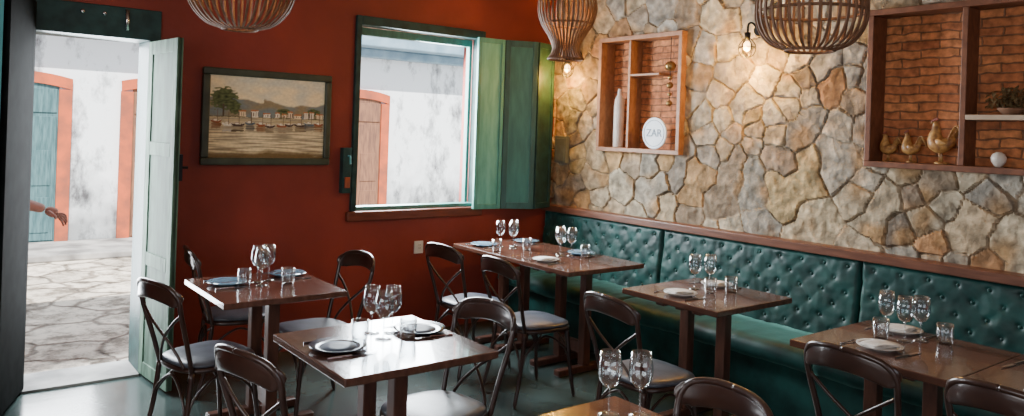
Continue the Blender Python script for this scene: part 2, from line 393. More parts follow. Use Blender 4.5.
# ------------------------------------------------------------ window
w=empty('window_1',(WX0,0,WZ0),0,'dark green framed window with folding green shutters','window','structure')
Wd=WX1-WX0;Hd=WZ1-WZ0
b=B();b.box((0,-.03,.08),(.045,.10,Hd));b.box((Wd-.045,-.03,.08),(Wd,.10,Hd));b.box((.045,-.03,Hd-.07),(Wd-.045,.10,Hd));b.obj('frame',M_darkgreen,w,bevel=.006)
b=B();b.box((.045,.10,.06),(.075,.15,Hd-.07));b.box((Wd-.075,.10,.06),(Wd-.045,.15,Hd-.07));b.box((.075,.10,Hd-.13),(Wd-.075,.15,Hd-.07));b.box((.045,.02,.075),(Wd-.045,.13,.105));b.obj('casement',M_green,w,bevel=.004)
b=B();b.box((-.03,-.035,0),(Wd+.02,.30,.075));b.obj('sill',M_sill,w,bevel=.008)
def leafpanel(name,p0,p1,z0,z1,th,mats,parent,rows=(0,1),inset=.05,label=None,core=.2):
    p0=Vector((*p0,0));p1=Vector((*p1,0));d=p1-p0;L=d.length;ang=math.atan2(d.y,d.x)
    X=Matrix.Translation(p0)@Matrix.Rotation(ang,4,'Z')
    b=B()
    b.box((0,-th*core,z0),(L,th*core,z1),1,X)
    s=inset
    b.box((0,-th/2,z0),(s,th/2,z1),0,X);b.box((L-s,-th/2,z0),(L,th/2,z1),0,X)
    rr=[z0,z1-s*1.2]+[z0+(z1-z0)*r for r in rows if 0<r<1]
    for r in rr: b.box((s,-th/2,r),(L-s,th/2,r+s*1.2),0,X)
    o=b.obj(name,mats,parent,bevel=.003)
    if label:o['label']=label
    return o
z0s,z1s=.06,Hd-.06
q=lambda x,y:(x-WX0,y)
leafpanel('shutter_panel',q(-.93,-.06),q(-.667,-.085),z0s,z1s,.03,[M_mintedge,M_greenpale],w,inset=.035,label='narrow green shutter panel coloured pale mint as if sunlit')
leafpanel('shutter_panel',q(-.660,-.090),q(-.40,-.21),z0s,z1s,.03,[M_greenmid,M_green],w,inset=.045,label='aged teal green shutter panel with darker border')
leafpanel('shutter_panel',q(-.395,-.21),q(-.14,-.12),z0s,z1s,.03,[M_darkgreen,M_darkgreen],w,inset=.04,label='green shutter panel coloured dark to stand for shade')  # dark colour stands in for shade on the panel turned from the light
b=B();b.box((-.09,-.06,.22),(-.02,-.0,.56),0);b.box((-.075,-.075,.26),(-.035,-.06,.34),1);b.tube([(-.055,-.07,.5),(-.055,-.10,.5),(-.055,-.11,.44)],.008,8,2)
b.obj('latch_block',[M_darkgreen,M_orange,M_teal],w,bevel=.004)

# ------------------------------------------------------------ doors
d=empty('door_1',(0,0,0),0,'street door frame in dark green wood with open pale green leaf','door','structure')
b=B();b.box((DX0-.05,-.02,DZ),(DX1+.07,.28,2.345));b.box((DX1,-.02,0),(DX1+.07,.28,DZ));b.box((DX0-.05,-.02,0),(DX0,.28,DZ));b.obj('frame',M_darkgreen,d,bevel=.006)
b=B()
for x in(-3.86,-3.74): 
    b.sph((x,-.03,2.29),.014,10)
b.box((-3.62,-.035,2.2),(-3.60,-.02,2.33));b.obj('bolt',M_steel,d,smooth=True)
leafpanel('leaf',(DX1+.015,-.025),(-3.405,-.50),.02,DZ-.01,.036,[M_pale,M_paledk],d,rows=(.33,.66),inset=.07,label='worn grey-green panelled door leaf standing open',core=.30)
b=B();b.box((-3.39,-.50,1.28),(-3.37,-.46,1.44));b.tube([(-3.375,-.48,1.36),(-3.335,-.48,1.36)],.008);b.obj('bolt_lock',M_iron,d)
b=B();b.box((DX0,-.05,0),(DX1,.30,.015));b.obj('threshold',M_curb,d)
d2=empty('door_2',(0,0,0),0,'dark door leaf opened into the room, blackened to stand for shade','door','structure')
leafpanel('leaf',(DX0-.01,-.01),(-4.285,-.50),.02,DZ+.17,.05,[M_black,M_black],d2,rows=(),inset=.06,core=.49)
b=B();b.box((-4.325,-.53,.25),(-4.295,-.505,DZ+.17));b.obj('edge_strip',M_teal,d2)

b=B();b.box((-1.45,-.012,.635),(-1.37,0,.735),0);b.box((-1.432,-.016,.655),(-1.388,-.012,.715),0)
for zz in(.675,.70):
    for xx in(-1.415,-1.402): b.box((xx,-.018,zz),(xx+.004,-.016,zz+.008),1)
tag(b.obj('wall_socket',[M_white,M_socketd],bevel=.002),'small white electrical socket on the red wall','socket')
b=B();b.box((-.075,-.25,1.38),(-.03,-.10,1.62),0);b.box((-.082,-.235,1.40),(-.075,-.115,1.60),0)
tag(b.obj('fuse_box',M_box,bevel=.004),'small grey-green metal box on stone wall near corner','box')

# ------------------------------------------------------------ painting
p=empty('framed_painting',(-2.68,0,1.68),0,'framed harbour landscape painting with boats and houses','painting')
W2,H2=.46,.33;fw=.05
b=B()
b.box((-W2,-.045,-H2),(W2,-.002,-H2+fw));b.box((-W2,-.045,H2-fw),(W2,-.002,H2));b.box((-W2,-.045,-H2+fw),(-W2+fw,-.002,H2-fw));b.box((W2-fw,-.045,-H2+fw),(W2,-.002,H2-fw))
b.obj('frame',mat('dark_green_frame',(.055,.07,.045),(.03,.04,.025),scale=10,rough=.4),p,bevel=.01)
NX,NY=220,150;vs=[];cs=[]
rp=random.Random(5)
houses=[]
x=.24
while x<.93:
    wd_=rp.uniform(.035,.075);houses.append((x,x+wd_,.50,.555+rp.uniform(0,.045),rp.choice([(.86,.78,.62),(.80,.66,.46),(.84,.68,.44)])));x+=wd_+rp.uniform(.004,.045)
boats=[(.07+.088*i+rp.uniform(-.02,.02),.42+rp.uniform(-.035,.02),rp.uniform(.038,.058),rp.choice([(.08,.05,.04),(.86,.80,.68),(.10,.13,.16),(.32,.10,.04)])) for i in range(11)]
def mixv(a,b,t):
    t=max(0,min(1,t));return a.lerp(b,t)
def pc(u,v):
    n=noise.noise(Vector((u*7,v*10,1)));n2=noise.noise(Vector((u*34,v*48,4)));nw=noise.noise(Vector((u*4,v*55,8)))
    uu=u+.004*n2;vv=v+.006*n2
    if vv>.50:
        c=mixv(Vector((.95,.80,.50)),Vector((.70,.68,.54)),(vv-.66)*2.4+n*.9)
        hill=.69+.07*math.sin(uu*5+1)+.03*n+ .05*(uu>.45)
        c=mixv(c,mixv(Vector((.20,.24,.24)),Vector((.30,.24,.14)),.5+n*1.5),(hill-vv)/.02)
        for (tx,ty,tw,th) in((.12,.72,.11,.14),(.20,.62,.06,.09),(.63,.585,.06,.04),(.90,.59,.06,.05)):
            tr=(((uu-tx)/tw)**2+((vv-ty)/th)**2)
            c=mixv(c,Vector((.06,.08,.03))+Vector((.06,.07,.025))*(.5+n2*1.5),(1.1+n2*.9-tr)*3)
        if abs(u-.115)<.006 and .5<v<.66: c=Vector((.10,.07,.04))
        for h in houses:
            if h[0]<uu<h[1] and h[2]<vv<h[3]:
                c=Vector(h[4]) if vv<h[3]-.018 else Vector((.48,.18,.07))
                if .515<vv<h[3]-.028 and (u-h[0])%.020<.006: c=Vector((.18,.12,.09))
        c=mixv(c,Vector((.13,.11,.05)),(.512+.01*n-vv)/.008)
    else:
        c=mixv(Vector((.36,.30,.20)),Vector((.86,.72,.44)),.58+nw*2.0+n*.4)
        c=mixv(c,Vector((.26,.18,.08)),(vv-.28)*3.4*(.35+nw*2))
        c=mixv(c,Vector((.18,.12,.05)),(.10+.05*n-vv)/.06)
    for bx,by,bw,bc in boats:
        dd=vv-by;xr=(uu-bx)/bw
        top=.012+.016*xr*xr
        if abs(xr)<1 and -.020*(1-abs(xr)**2.5)<dd<top: c=Vector(bc)*(1+.2*n2)
        if abs(xr)<1 and top-.006<dd<top: c=Vector((.80,.72,.56))
        if top<=dd<top+.022 and -.45<xr<.15: c=Vector((.84,.77,.62)) if dd<top+.016 else Vector((.25,.16,.1))
        if 0<dd<.15 and abs(u-bx-.01)<.0028: c=Vector((.16,.11,.07))
        if -.085<dd<-.016 and abs(xr)<.85+nw*.5: c=mixv(c,Vector(bc)*.5+Vector((.07,.05,.025)),.65+nw*1.5)
    return c*(1+.12*n2)
for i in range(NX+1):
    for j in range(NY+1):
        u=i/NX;v=j/NY;vs.append(((-W2+fw)+u*2*(W2-fw),-.025,(-H2+fw)+v*2*(H2-fw)));c=pc(u,v);cs+=[max(0,c.x),max(0,c.y),max(0,c.z),1]
fs=[(i*(NY+1)+j,(i+1)*(NY+1)+j,(i+1)*(NY+1)+j+1,i*(NY+1)+j+1) for i in range(NX) for j in range(NY)]
b=B();b.add(vs,fs);cv=b.obj('canvas',attr_mat('painted_canvas','Col',rough=.5,nscale=60,bump=.15,amt=.08),p)
ca=cv.data.color_attributes.new('Col','FLOAT_COLOR','POINT');ca.data.foreach_set('color',cs)

# ------------------------------------------------------------ tables
def table_proto(sx,sy):
    e=empty('dining_table',(0,0,0),0,'square dark brown wooden table on twin-post pedestal','table',group='restaurant dining tables')
    b=B();b.cbox((0,0,.734),(sx,sy,.032));b.obj('tabletop',M_top,e,bevel=.005)
    b=B();b.cbox((0,0,.698),(sx*.7,.05,.038));b.cbox((0,-.13,.698),(.5,.06,.038));b.cbox((0,.13,.698),(.5,.06,.038));b.obj('under_frame',M_leg,e,bevel=.004)
    for yy in(-.13,.13):
        b=B();b.box((-.031,yy-.031,.045),(.031,yy+.031,.679));b.obj('post',M_leg,e,bevel=.005)
        b=B();b.box((-.25,yy-.03,0.0),(.25,yy+.03,.045));b.obj('foot',M_leg,e,bevel=.008)
    b=B();b.box((-.02,-.10,.12),(.02,.10,.20));b.obj('stretcher',M_leg,e,bevel=.004)
    return e
tabs=[(-3.09,-1.17,.66,.71),(-3.07,-2.51,.68,.70),(-.93,-.66,.71,.68),(-.93,-1.342,.71,.68),(-.99,-2.54,.69,.68),(-1.12,-3.73,.71,.69),(-1.12,-4.422,.71,.69),(-3.05,-3.84,.70,.70)]
for i,(x,y,sx,sy) in enumerate(tabs):
    t=table_proto(sx,sy);t.location=(x,y,0)

# ------------------------------------------------------------ chairs
ch=empty('dining_chair',(0,0,0),0,'dark bentwood bistro chair with crossed back and grey padded seat','chair',group='bentwood dining chairs')
def sup(w,d,n=32,e=3.2,taper=.0):
    o=[]
    for j in range(n):
        q=2*pi*j/n;c=math.cos(q);s=math.sin(q)
        x=w*abs(c)**(2/e)*(1 if c>0 else -1);y=d*abs(s)**(2/e)*(1 if s>0 else -1)
        o.append((x*(1+taper*y/d),y))
    return o
def stack(rings,zs,n=32):
    vs=[(x,y,z) for R,z in zip(rings,zs) for x,y in R];k=len(rings)
    fs=[(i*n+j,i*n+(j+1)%n,(i+1)*n+(j+1)%n,(i+1)*n+j) for i in range(k-1) for j in range(n)]
    fs.append(tuple(range(n-1,-1,-1)));fs.append(tuple((k-1)*n+j for j in range(n)));return vs,fs
b=B();v,f=stack([sup(.185,.185,taper=.08),sup(.202,.202,taper=.08),sup(.202,.202,taper=.08),sup(.18,.18,taper=.08)],[.420,.426,.443,.449]);b.add(v,f);b.obj('seat_frame',M_chair,ch,smooth=True)
b=B();v,f=stack([sup(.192,.192,taper=.08),sup(.198,.198,taper=.08),sup(.194,.194,taper=.08),sup(.16,.16,taper=.08),sup(.09,.085)],[.449,.456,.466,.475,.479]);b.add(v,f);b.obj('seat',M_seat,ch,smooth=True)
for sx in(-1,1):
    b=B();b.tube(bez([(sx*.162,.15,.42),(sx*.172,.172,.22),(sx*.19,.20,.0)],6),[.0150]*6+[.0125]*6+[.009],10);b.obj('leg',M_chair,ch,smooth=True)
    b=B();b.tube(bez([(sx*.155,-.172,.43),(sx*.162,-.20,.2),(sx*.178,-.25,.0)],6),[.013]*6+[.012]*6+[.009],10);b.obj('leg',M_chair,ch,smooth=True)
b=B()
for sx in(-1,1):
    b.tube(bez([(sx*.155,-.172,.43),(sx*.168,-.21,.58),(sx*.183,-.25,.72),(sx*.184,-.268,.80),(sx*.152,-.290,.848),(sx*.08,-.310,.868),(0,-.316,.872)],7),.012,10)
    b.tube(bez([(sx*-.11,-.188,.445),(sx*-.075,-.207,.51),(sx*.0,-.232,.59),(sx*.09,-.250,.66),(sx*.178,-.250,.725)],7),.0075,8)
b.tube(bez([(-.187,-.262,.780),(-.165,-.282,.805),(-.085,-.306,.824),(0,-.314,.830),(.085,-.306,.824),(.165,-.282,.805),(.187,-.262,.780)],6),[.016]+[.024,.030,.034,.038,.040]+[.042]*25+[.040,.038,.034,.030,.024]+[.016],14,up=(0,0,1),r2=.007)
b.obj('backrest',M_chair,ch,smooth=True)
b=B()
for a0,a1 in(((-.172,.178),(.172,.178)),((-.166,-.205),(.166,-.205)),((-.172,.178),(-.166,-.205)),((.172,.178),(.166,-.205))):
    mx=((a0[0]+a1[0])/2*.92,(a0[1]+a1[1])/2*.92)
    b.tube(bez([(a0[0],a0[1],.19),(a0[0]*.75+mx[0]*.25,a0[1]*.75+mx[1]*.25,.31),(mx[0],mx[1],.395),(a1[0]*.75+mx[0]*.25,a1[1]*.75+mx[1]*.25,.31),(a1[0],a1[1],.19)],6),.007,8)
b.obj('brace',M_chair,ch,smooth=True)
chairs=[(-3.43,-1.33,14),(-3.02,-.53,-8),(-2.77,-1.12,185),(-3.45,-2.66,14),(-2.86,-2.60,188),(-1.55,-.98,6),(-1.53,-1.62,-2),(-1.69,-2.74,-4),(-2.90,-3.86,174),(-1.53,-3.86,-4),(-1.52,-4.39,-4)]
for i,(x,y,a) in enumerate(chairs):
    if i==0: ch.location=(x,y,0);ch.rotation_euler=(0,0,math.radians(a-90))
    else: clone(ch,'dining_chair',(x,y,0),math.radians(a-90))

# ------------------------------------------------------------ tableware
ZT=.75
wg=empty('wine_glass',(0,0,0),0,'clear stemmed wine glass on a set table','glass',group='stemmed wine glasses')
b=B();b.lathe([(.004,.088),(.020,.094),(.033,.112),(.039,.135),(.038,.165),(.031,.205),(.0303,.205),(.037,.165),(.038,.135),(.032,.113),(.018,.096),(.003,.091)],28);b.obj('bowl',M_glass,wg,smooth=True)
b=B();b.lathe([(.0045,.006),(.0035,.02),(.003,.05),(.0035,.08),(.006,.090)],12);b.obj('stem',M_glass,wg,smooth=True)
b=B();b.lathe([(.034,0),(.035,.002),(.02,.005),(.0045,.009)],28);b.obj('foot',M_glass,wg,smooth=True)
tb=B();tb.lathe([(.029,0),(.031,.004),(.037,.05),(.036,.09),(.0345,.09),(.0353,.05),(.029,.008),(.002,.007)],28)
tum=tag(tb.obj('water_tumbler',M_glass,smooth=True),'short clear stemless water glass','glass',group='water tumblers')
wines=[(-3.11,-1.17),(-3.03,-1.06),(-3.10,-1.08),
 (-3.05,-2.36),(-3.05,-2.47),(-2.97,-2.40),
 (-1.0,-.72),(-.93,-.64),(-1.05,-.62),(-.90,-1.16),(-.84,-1.08),(-.82,-1.19),
 (-.96,-2.43),(-.88,-2.48),
 (-.98,-3.58),(-1.03,-3.69),(-.96,-3.73),
 (-2.85,-3.61),(-2.77,-3.67)]
tums=[(-3.19,-1.13),(-2.97,-1.20),(-3.15,-2.45),(-2.96,-2.52),(-.76,-1.27),(-.96,-.84),(-.98,-2.56),(-.84,-2.60),(-1.07,-3.60),(-.90,-3.81),(-1.2,-.78)]
for i,(x,y) in enumerate(wines):
    if i==0: wg.location=(x,y,ZT)
    else: clone(wg,'wine_glass',(x,y,ZT),0)
for i,(x,y) in enumerate(tums):
    if i==0: tum.location=(x,y,ZT)
    else: clone(tum,'water_tumbler',(x,y,ZT),0)
def plate(x,y,rim,mid,r=.115,lab=''):
    e=empty('dinner_plate',(x,y,ZT),0,lab,'plate',group='place setting plates')
    b=B();b.lathe([(.06,0),(.064,.004),(r*.72,.007),(r,.016),(r,.019),(r*.74,.011),(.072,.009)],40,m=0);b.obj('rim',rim,e,smooth=True)
    b=B();b.lathe([(.074,.0085),(.074,.0105),(.03,.0102),(.001,.010)],32);b.obj('well',mid,e,smooth=True)
    return e
def napkin(x,y,a,m,lab,z=.022):
    b=B();X=Matrix.Rotation(a,4,'Z')
    n=10
    for layer in range(3):
        vs=[];zz=layer*.004;s=.06-.004*layer
        for i in range(n+1):
            for j in range(n+1):
                u=-1+2*i/n;v=-1+2*j/n
                h=.003*math.sin(u*3+layer)+.002*noise.noise(Vector((u*2,v*2,layer+x)))
                vs.append(X@Vector((u*s*1.2,v*s*.8,zz+h+.004)))
        fs=[(i*(n+1)+j,(i+1)*(n+1)+j,(i+1)*(n+1)+j+1,i*(n+1)+j+1) for i in range(n) for j in range(n)]
        b.add(vs,fs)
    o=b.obj('folded_napkin',m,None,smooth=True,loc=(x,y,ZT+z));tag(o,lab,'napkin',group='folded napkins')
    s=o.modifiers.new('s','SOLIDIFY');s.thickness=.002
plates=[(-3.26,-1.06,'b'),(-2.88,-.97,'b'),(-3.27,-2.50,'d'),(-2.85,-2.43,'d'),(-1.13,-.52,'b'),(-.70,-.52,'b'),(-1.14,-1.28,'w'),(-.70,-1.17,'b'),(-1.17,-2.50,'w'),(-.76,-2.44,'w'),(-1.26,-3.69,'w'),(-.87,-3.60,'w'),(-2.98,-3.82,'w')]
for x,y,k in plates:
    if k=='b': plate(x,y,M_plateB,M_plateB,.105,'muted blue glazed plate on a wooden table')
    elif k=='d': plate(x,y,M_plateD,M_plateC,.115,'slate grey plate with dark blue rim')
    else:
        plate(x,y,M_plateW,M_plateW,.095,'cream plate holding a folded white napkin'); napkin(x,y,random.uniform(-.4,.4),M_napW,'folded white linen napkin on a cream plate',.013)
fk=B();fk.tube([(0,-.09,.003),(0,-.03,.005),(0,.02,.008)],[.005,.003,.004],8,r2=[.002,.0015,.0015]);fk.box((-.010,.018,.006),(.010,.045,.0085))
for i in range(4): fk.box((-.010+i*.0055,.045,.006),(-.0065+i*.0055,.09,.008))
fork=tag(fk.obj('fork',M_steel,bevel=.0005),'polished steel dinner fork beside a plate','fork',group='steel forks')
kn=B();kn.tube([(0,-.10,.004),(0,-.05,.004),(0,.0,.004)],[.006,.0065,.005],8,r2=.0025);kn.add([(-.008,0,.003),(.008,0,.003),(.009,.07,.003),(.0,.11,.003),(-.006,.06,.003),(-.008,0,.005),(.008,0,.005),(.009,.07,.005),(.0,.11,.005),(-.006,.06,.005)],[(0,4,3,2,1),(5,6,7,8,9),(0,1,6,5),(1,2,7,6),(2,3,8,7),(3,4,9,8),(4,0,5,9)])
knife=tag(kn.obj('table_knife',M_steel),'polished steel table knife beside a plate','knife',group='steel knives')
pl2=[p for p in plates]+[(-1.26,-4.40,'w'),(-1.0,-4.25,'w')]
for i,(x,y,k) in enumerate(pl2):
    t=[t for t in tabs if abs(t[0]-x)<.42 and abs(t[1]-y)<.42][0]
    left=x<t[0]
    rz=-pi/2 if left else pi/2
    off=.125
    for src,nm,s in((fork,'fork',1),(knife,'table_knife',-1)):
        yy=y+(off*s if left else -off*s)
        yy=max(t[1]-t[3]/2+.03,min(t[1]+t[3]/2-.03,yy))
        xx=max(t[0]-t[2]/2+.12,min(t[0]+t[2]/2-.12,x))
        if i==0: src.location=(xx,yy,ZT);src.rotation_euler=(0,0,rz)
        else:
            c=src.copy();COL.objects.link(c);c.location=(xx,yy,ZT);c.rotation_euler=(0,0,rz+random.uniform(-.1,.1));c.name=nm

# ------------------------------------------------------------ pendants
def pendant(x,y,zb,prof,lab,n=36):
    e=empty('pendant_lamp',(x,y,zb),0,lab,'lamp',group='wooden slat pendant lamps')
    b=B();P=bez([(r,0,z) for r,z in prof],6)
    for i in range(n):
        q=2*pi*i/n;c=math.cos(q);s=math.sin(q)
        vs=[]
        for p in P:
            for dr,dt in((-.004,-.0055),(.004,-.0055),(.004,.0055),(-.004,.0055)):
                r=p.x+dr; vs.append((c*r-s*dt,s*r+c*dt,p.z))
        k=len(P);fs=[(a*4+j,a*4+(j+1)%4,(a+1)*4+(j+1)%4,(a+1)*4+j) for a in range(k-1) for j in range(4)]+[(0,1,2,3),((k-1)*4+3,(k-1)*4+2,(k-1)*4+1,(k-1)*4)]
        b.add(vs,fs)
    for p in(prof[0],prof[-1],prof[len(prof)//2]):
        b.tube([(math.cos(2*pi*i/32)*(p[0]-.006),math.sin(2*pi*i/32)*(p[0]-.006),p[1]) for i in range(32)],.007,8,closed=True,up=(0,0,1))
    b.lathe([(prof[-1][0],prof[-1][1]),(prof[-1][0],prof[-1][1]+.012)],24)
    b.obj('lamp_shade',M_slat,e)
    zt=prof[-1][1]
    b=B();b.tube([(0,0,zt-.02),(0,0,Hc-zb-.03)],.004,8);b.obj('cord',M_cord,e)
    b=B();b.lathe([(.05,Hc-zb-.03),(.055,Hc-zb-.002)],20);b.obj('ceiling_rose',M_cord,e)
    b=B();b.lathe([(.02,zt-.09),(.022,zt-.02)],16);b.obj('socket',M_cord,e)
    b=B();b.sph((0,0,zt-.13),.035,14,0,(1,1,1.2));b.obj('bulb',M_bulb,e,smooth=True)
    return e
pendant(-3.35,-1.40,2.12,[(.09,0),(.17,.03),(.24,.11),(.27,.22),(.25,.36),(.17,.48),(.07,.54)],'round wooden slat pendant lamp hanging over a table')
pendant(-1.17,-1.445,2.15,[(.125,0),(.098,.04),(.092,.08),(.12,.15),(.175,.24),(.20,.34),(.18,.45),(.11,.54),(.05,.58)],'tall curvy wooden slat pendant lamp pinched near its base')
pendant(-1.50,-3.45,2.055,[(.11,0),(.175,.03),(.22,.09),(.236,.17),(.222,.28),(.16,.38),(.06,.45)],'wide wooden slat pendant lamp beside the stone wall')
def plight(x,y,z,e,c=(1,.6,.3),r=.04,nm='light'):
    l=bpy.data.lights.new(nm,'POINT');l.energy=e;l.color=c;l.shadow_soft_size=r;o=bpy.data.objects.new(nm,l);o.location=(x,y,z);COL.objects.link(o)
plight(-3.35,-1.4,2.40,3);plight(-1.17,-1.445,2.42,6,(1,.5,.16));plight(-1.49,-3.47,2.3,2)
def sconce(y,z,en,ly=0):
    e=empty('wall_sconce',(-.03,y,z),0,'black cage wall sconce with glowing filament bulb','lamp',group='cage wall sconces')
    b=B();b.lathe([(.04,0),(.035,.012)],20);ob=b.obj('wall_plate',M_iron,e);ob.rotation_euler=(0,-pi/2,0);ob.location=(0,0,.08)
    b=B();b.tube(bez([(-.01,0,.08),(-.07,0,.12),(-.12,0,.11),(-.13,0,.05)],6),.007);b.lathe([(.018,.0),(.022,.05)],14,(-.13,0,0));b.obj('arm',M_iron,e,smooth=True)
    b=B();b.sph((-.13,0,-.045),.026,14,0,(1,1,1.35));b.obj('bulb',M_bulb2,e,smooth=True)
    b=B()
    for i in range(6):
        q=2*pi*i/6;b.tube(bez([(-.13+.02*math.cos(q),.02*math.sin(q),.01),(-.13+.055*math.cos(q),.055*math.sin(q),-.04),(-.13+.045*math.cos(q),.045*math.sin(q),-.10),(-.13,0,-.125)],5),.0028,6)
    b.tube([(-.13+.057*math.cos(2*pi*i/20),.057*math.sin(2*pi*i/20),-.05) for i in range(20)],.003,6,closed=True);b.obj('cage',M_iron,e,smooth=True)
    plight(-.20,y+ly,z-.13,en,(1,.50,.07),.03)
sconce(-2.17,2.33,36);sconce(-.33,2.26,26)

# ------------------------------------------------------------ niche contents
b=B();b.lathe([(.040,0),(.043,.01),(.043,.34),(.038,.40),(.017,.44),(.015,.48),(.017,.485),(.013,.49)],24,);
tag(b.obj('tall_bottle',M_cream,smooth=True,loc=(.02,-.80,1.546)),'tall cream ceramic bottle in the small niche','bottle')
e=empty('round_plaque',(-.05,-1.27,1.671),0,'round pale enamel plaque with lettering in the small niche','sign')
X=Matrix.Rotation(-pi/2,4,'Y')
b=B();b.lathe([(.120,0),(.125,.004),(.125,.010),(.120,.014)],48);b.v=[tuple(X@Vector(v)) for v in b.v];b.obj('disc',M_plaque,e,bevel=0)
b=B();b.tube([(-.0155,.103*math.cos(2*pi*i/48),.103*math.sin(2*pi*i/48)) for i in range(48)],.002,6,closed=True);b.obj('ring',M_ink,e)
def text(s,size,loc,parent,m):
    c=bpy.data.curves.new('lettering','FONT');c.body=s;c.size=size;c.align_x='CENTER';c.align_y='CENTER';c.extrude=.001
    o=bpy.data.objects.new('tmp',c);COL.objects.link(o);dg=bpy.context.evaluated_depsgraph_get();me=bpy.data.meshes.new_from_object(o.evaluated_get(dg));bpy.data.objects.remove(o)
    me.materials.clear();me.materials.append(m);t=bpy.data.objects.new('lettering',me);COL.objects.link(t);t.parent=parent;t.location=loc;t.rotation_euler=(pi/2,0,-pi/2);return t
text('ZAR',.085,(-.016,0,.0),e,M_ink)
e=empty('hanging_ornament',(0.0,-1.36,1.86),0,'hanging ornament of brass rings and beads in small niche','ornament')
b=B();b.tube([(0,0,.02),(0,0,.565)],.003,6);b.obj('cord',M_cord,e)
b=B()
for zz,r in((.34,.045),(.25,.02),(.19,.028),(.12,.018),(.05,.026)):
    b.sph((0,0,zz),r,12,0,(1,1,.9))
b.obj('bead',M_brass,e,smooth=True)
def rooster(x,y,z,s,m,lab='',rz=0):
    e=empty('rooster_figurine',(x,y,z),rz,lab,'figurine',group='ceramic rooster figurines')
    def T(p): return (p[0]*s,p[1]*s,p[2]*s)
    path=bez([(0,-.24,.58),(0,-.12,.46),(0,.02,.40),(0,.13,.46),(0,.15,.60),(0,.14,.74),(0,.15,.86),(0,.19,.90)],5)
    def rad(t):
        K=[(0,.04),(.12,.12),(.28,.175),(.42,.18),(.56,.145),(.70,.095),(.82,.068),(.92,.065),(.97,.045),(1,.01)]
        for (a0,r0_),(a1,r1_) in zip(K,K[1:]):
            if t<=a1: return r0_+(r1_-r0_)*(t-a0)/(a1-a0)
        return .01
    b=B();b.tube([T(p) for p in path],[rad(i/(len(path)-1))*s for i in range(len(path))],14)
    b.obj('body',m,e,smooth=True)
    b=B()
    for k in range(8):
        o=k-3.5;f=k/7
        b.tube([T(p) for p in bez([(.015*o,-.12,.48),(.02*o,-.19-.03*f,.66-.06*f),(.02*o,-.26-.05*f,.80-.12*f),(.025*o,-.34-.04*f,.82-.20*f),(.03*o,-.39-.02*f,.72-.26*f)],4)],[.036*s]*8+[.03*s]*6+[.02*s]*2+[.006*s],8,r2=.016*s)
    b.obj('tail',m,e,smooth=True)
    for sx in(-1,1):
        b=B();b.tube([T(p) for p in bez([(sx*.12,.11,.50),(sx*.165,.0,.46),(sx*.13,-.15,.44)],4)],[.03*s,.05*s,.07*s,.08*s,.08*s,.07*s,.055*s,.035*s,.008*s],10,r2=.025*s)
        b.obj('wing',m,e,smooth=True)
    b=B()
    for k in range(4): b.sph(T((0,.12+.035*k,.975-.006*k*k)),.030*s,8,0,(.5,1,1.3))
    b.sph(T((0,.20,.80)),.034*s,8,0,(.5,1,1.4));b.obj('comb',M_redcomb,e,smooth=True)
    b=B();b.tube([T((0,.20,.90)),T((0,.27,.885))],[.024*s,.003*s],8);b.obj('beak',M_brass,e,smooth=True)
    b=B();b.lathe([(.14*s,0),(.15*s,.02*s),(.12*s,.05*s)],20)
    for sx in(-.05,.05): b.tube([T((sx,.02,.04)),T((sx,.03,.32))],.022*s,8)
    b.obj('stand',m,e,smooth=True)
rooster(.015,-3.08,1.546,.18,M_gold,'small golden-brown ceramic hen in the wide niche')
rooster(.015,-3.212,1.546,.19,M_gold,'small golden-brown ceramic hen beside a larger one')
rooster(.010,-3.385,1.546,.265,M_gold,'larger golden-brown ceramic rooster in the wide niche')
b=B();b.lathe([(.012,0),(.02,.006),(.035,.03),(.038,.05),(.03,.07),(.012,.083)],20);tag(b.obj('ceramic_egg',M_cream,smooth=True,loc=(.0,-3.68,1.546)),'small cream egg ornament on niche floor','ornament')
e=empty('potted_plant',(.01,-3.73,1.828),0,'low clay bowl with spreading brownish dried plant','plant')
b=B();b.lathe([(.035,0),(.06,.025),(.066,.032),(.066,.038),(.055,.038),(.05,.032)],20);b.obj('pot',M_terra,e,smooth=True)
b=B()
for i in range(220):
    q=random.uniform(0,2*pi);r=random.uniform(.01,.12);z=random.uniform(.035,.15-.5*max(0,r-.04));c=Vector((r*math.cos(q)*.55,r*math.sin(q)*1.0,max(.03,z)))
    R=Matrix.Rotation(random.uniform(0,6),3,'Z')@Matrix.Rotation(random.uniform(-1,1),3,'X')
    vs=[c+R@Vector(p) for p in((-.0,-.02,0),(.009,0,.004),(0,.024,0),(-.009,0,.004))];b.add(vs,[(0,1,2,3)])
b.obj('foliage',M_leaf,e)
for k,(yy,hh,m) in enumerate(((-3.90,.10,M_terra),(-4.04,.14,M_cream))):
    b=B();b.lathe([(.03,0),(.045,hh*.3),(.04,hh*.7),(.02,hh*.85),(.026,hh)],20);tag(b.obj('ceramic_jar',m,smooth=True,loc=(.01,yy,1.828)),['brown clay jar on the niche shelf','cream jar on the niche shelf'][k],'jar')

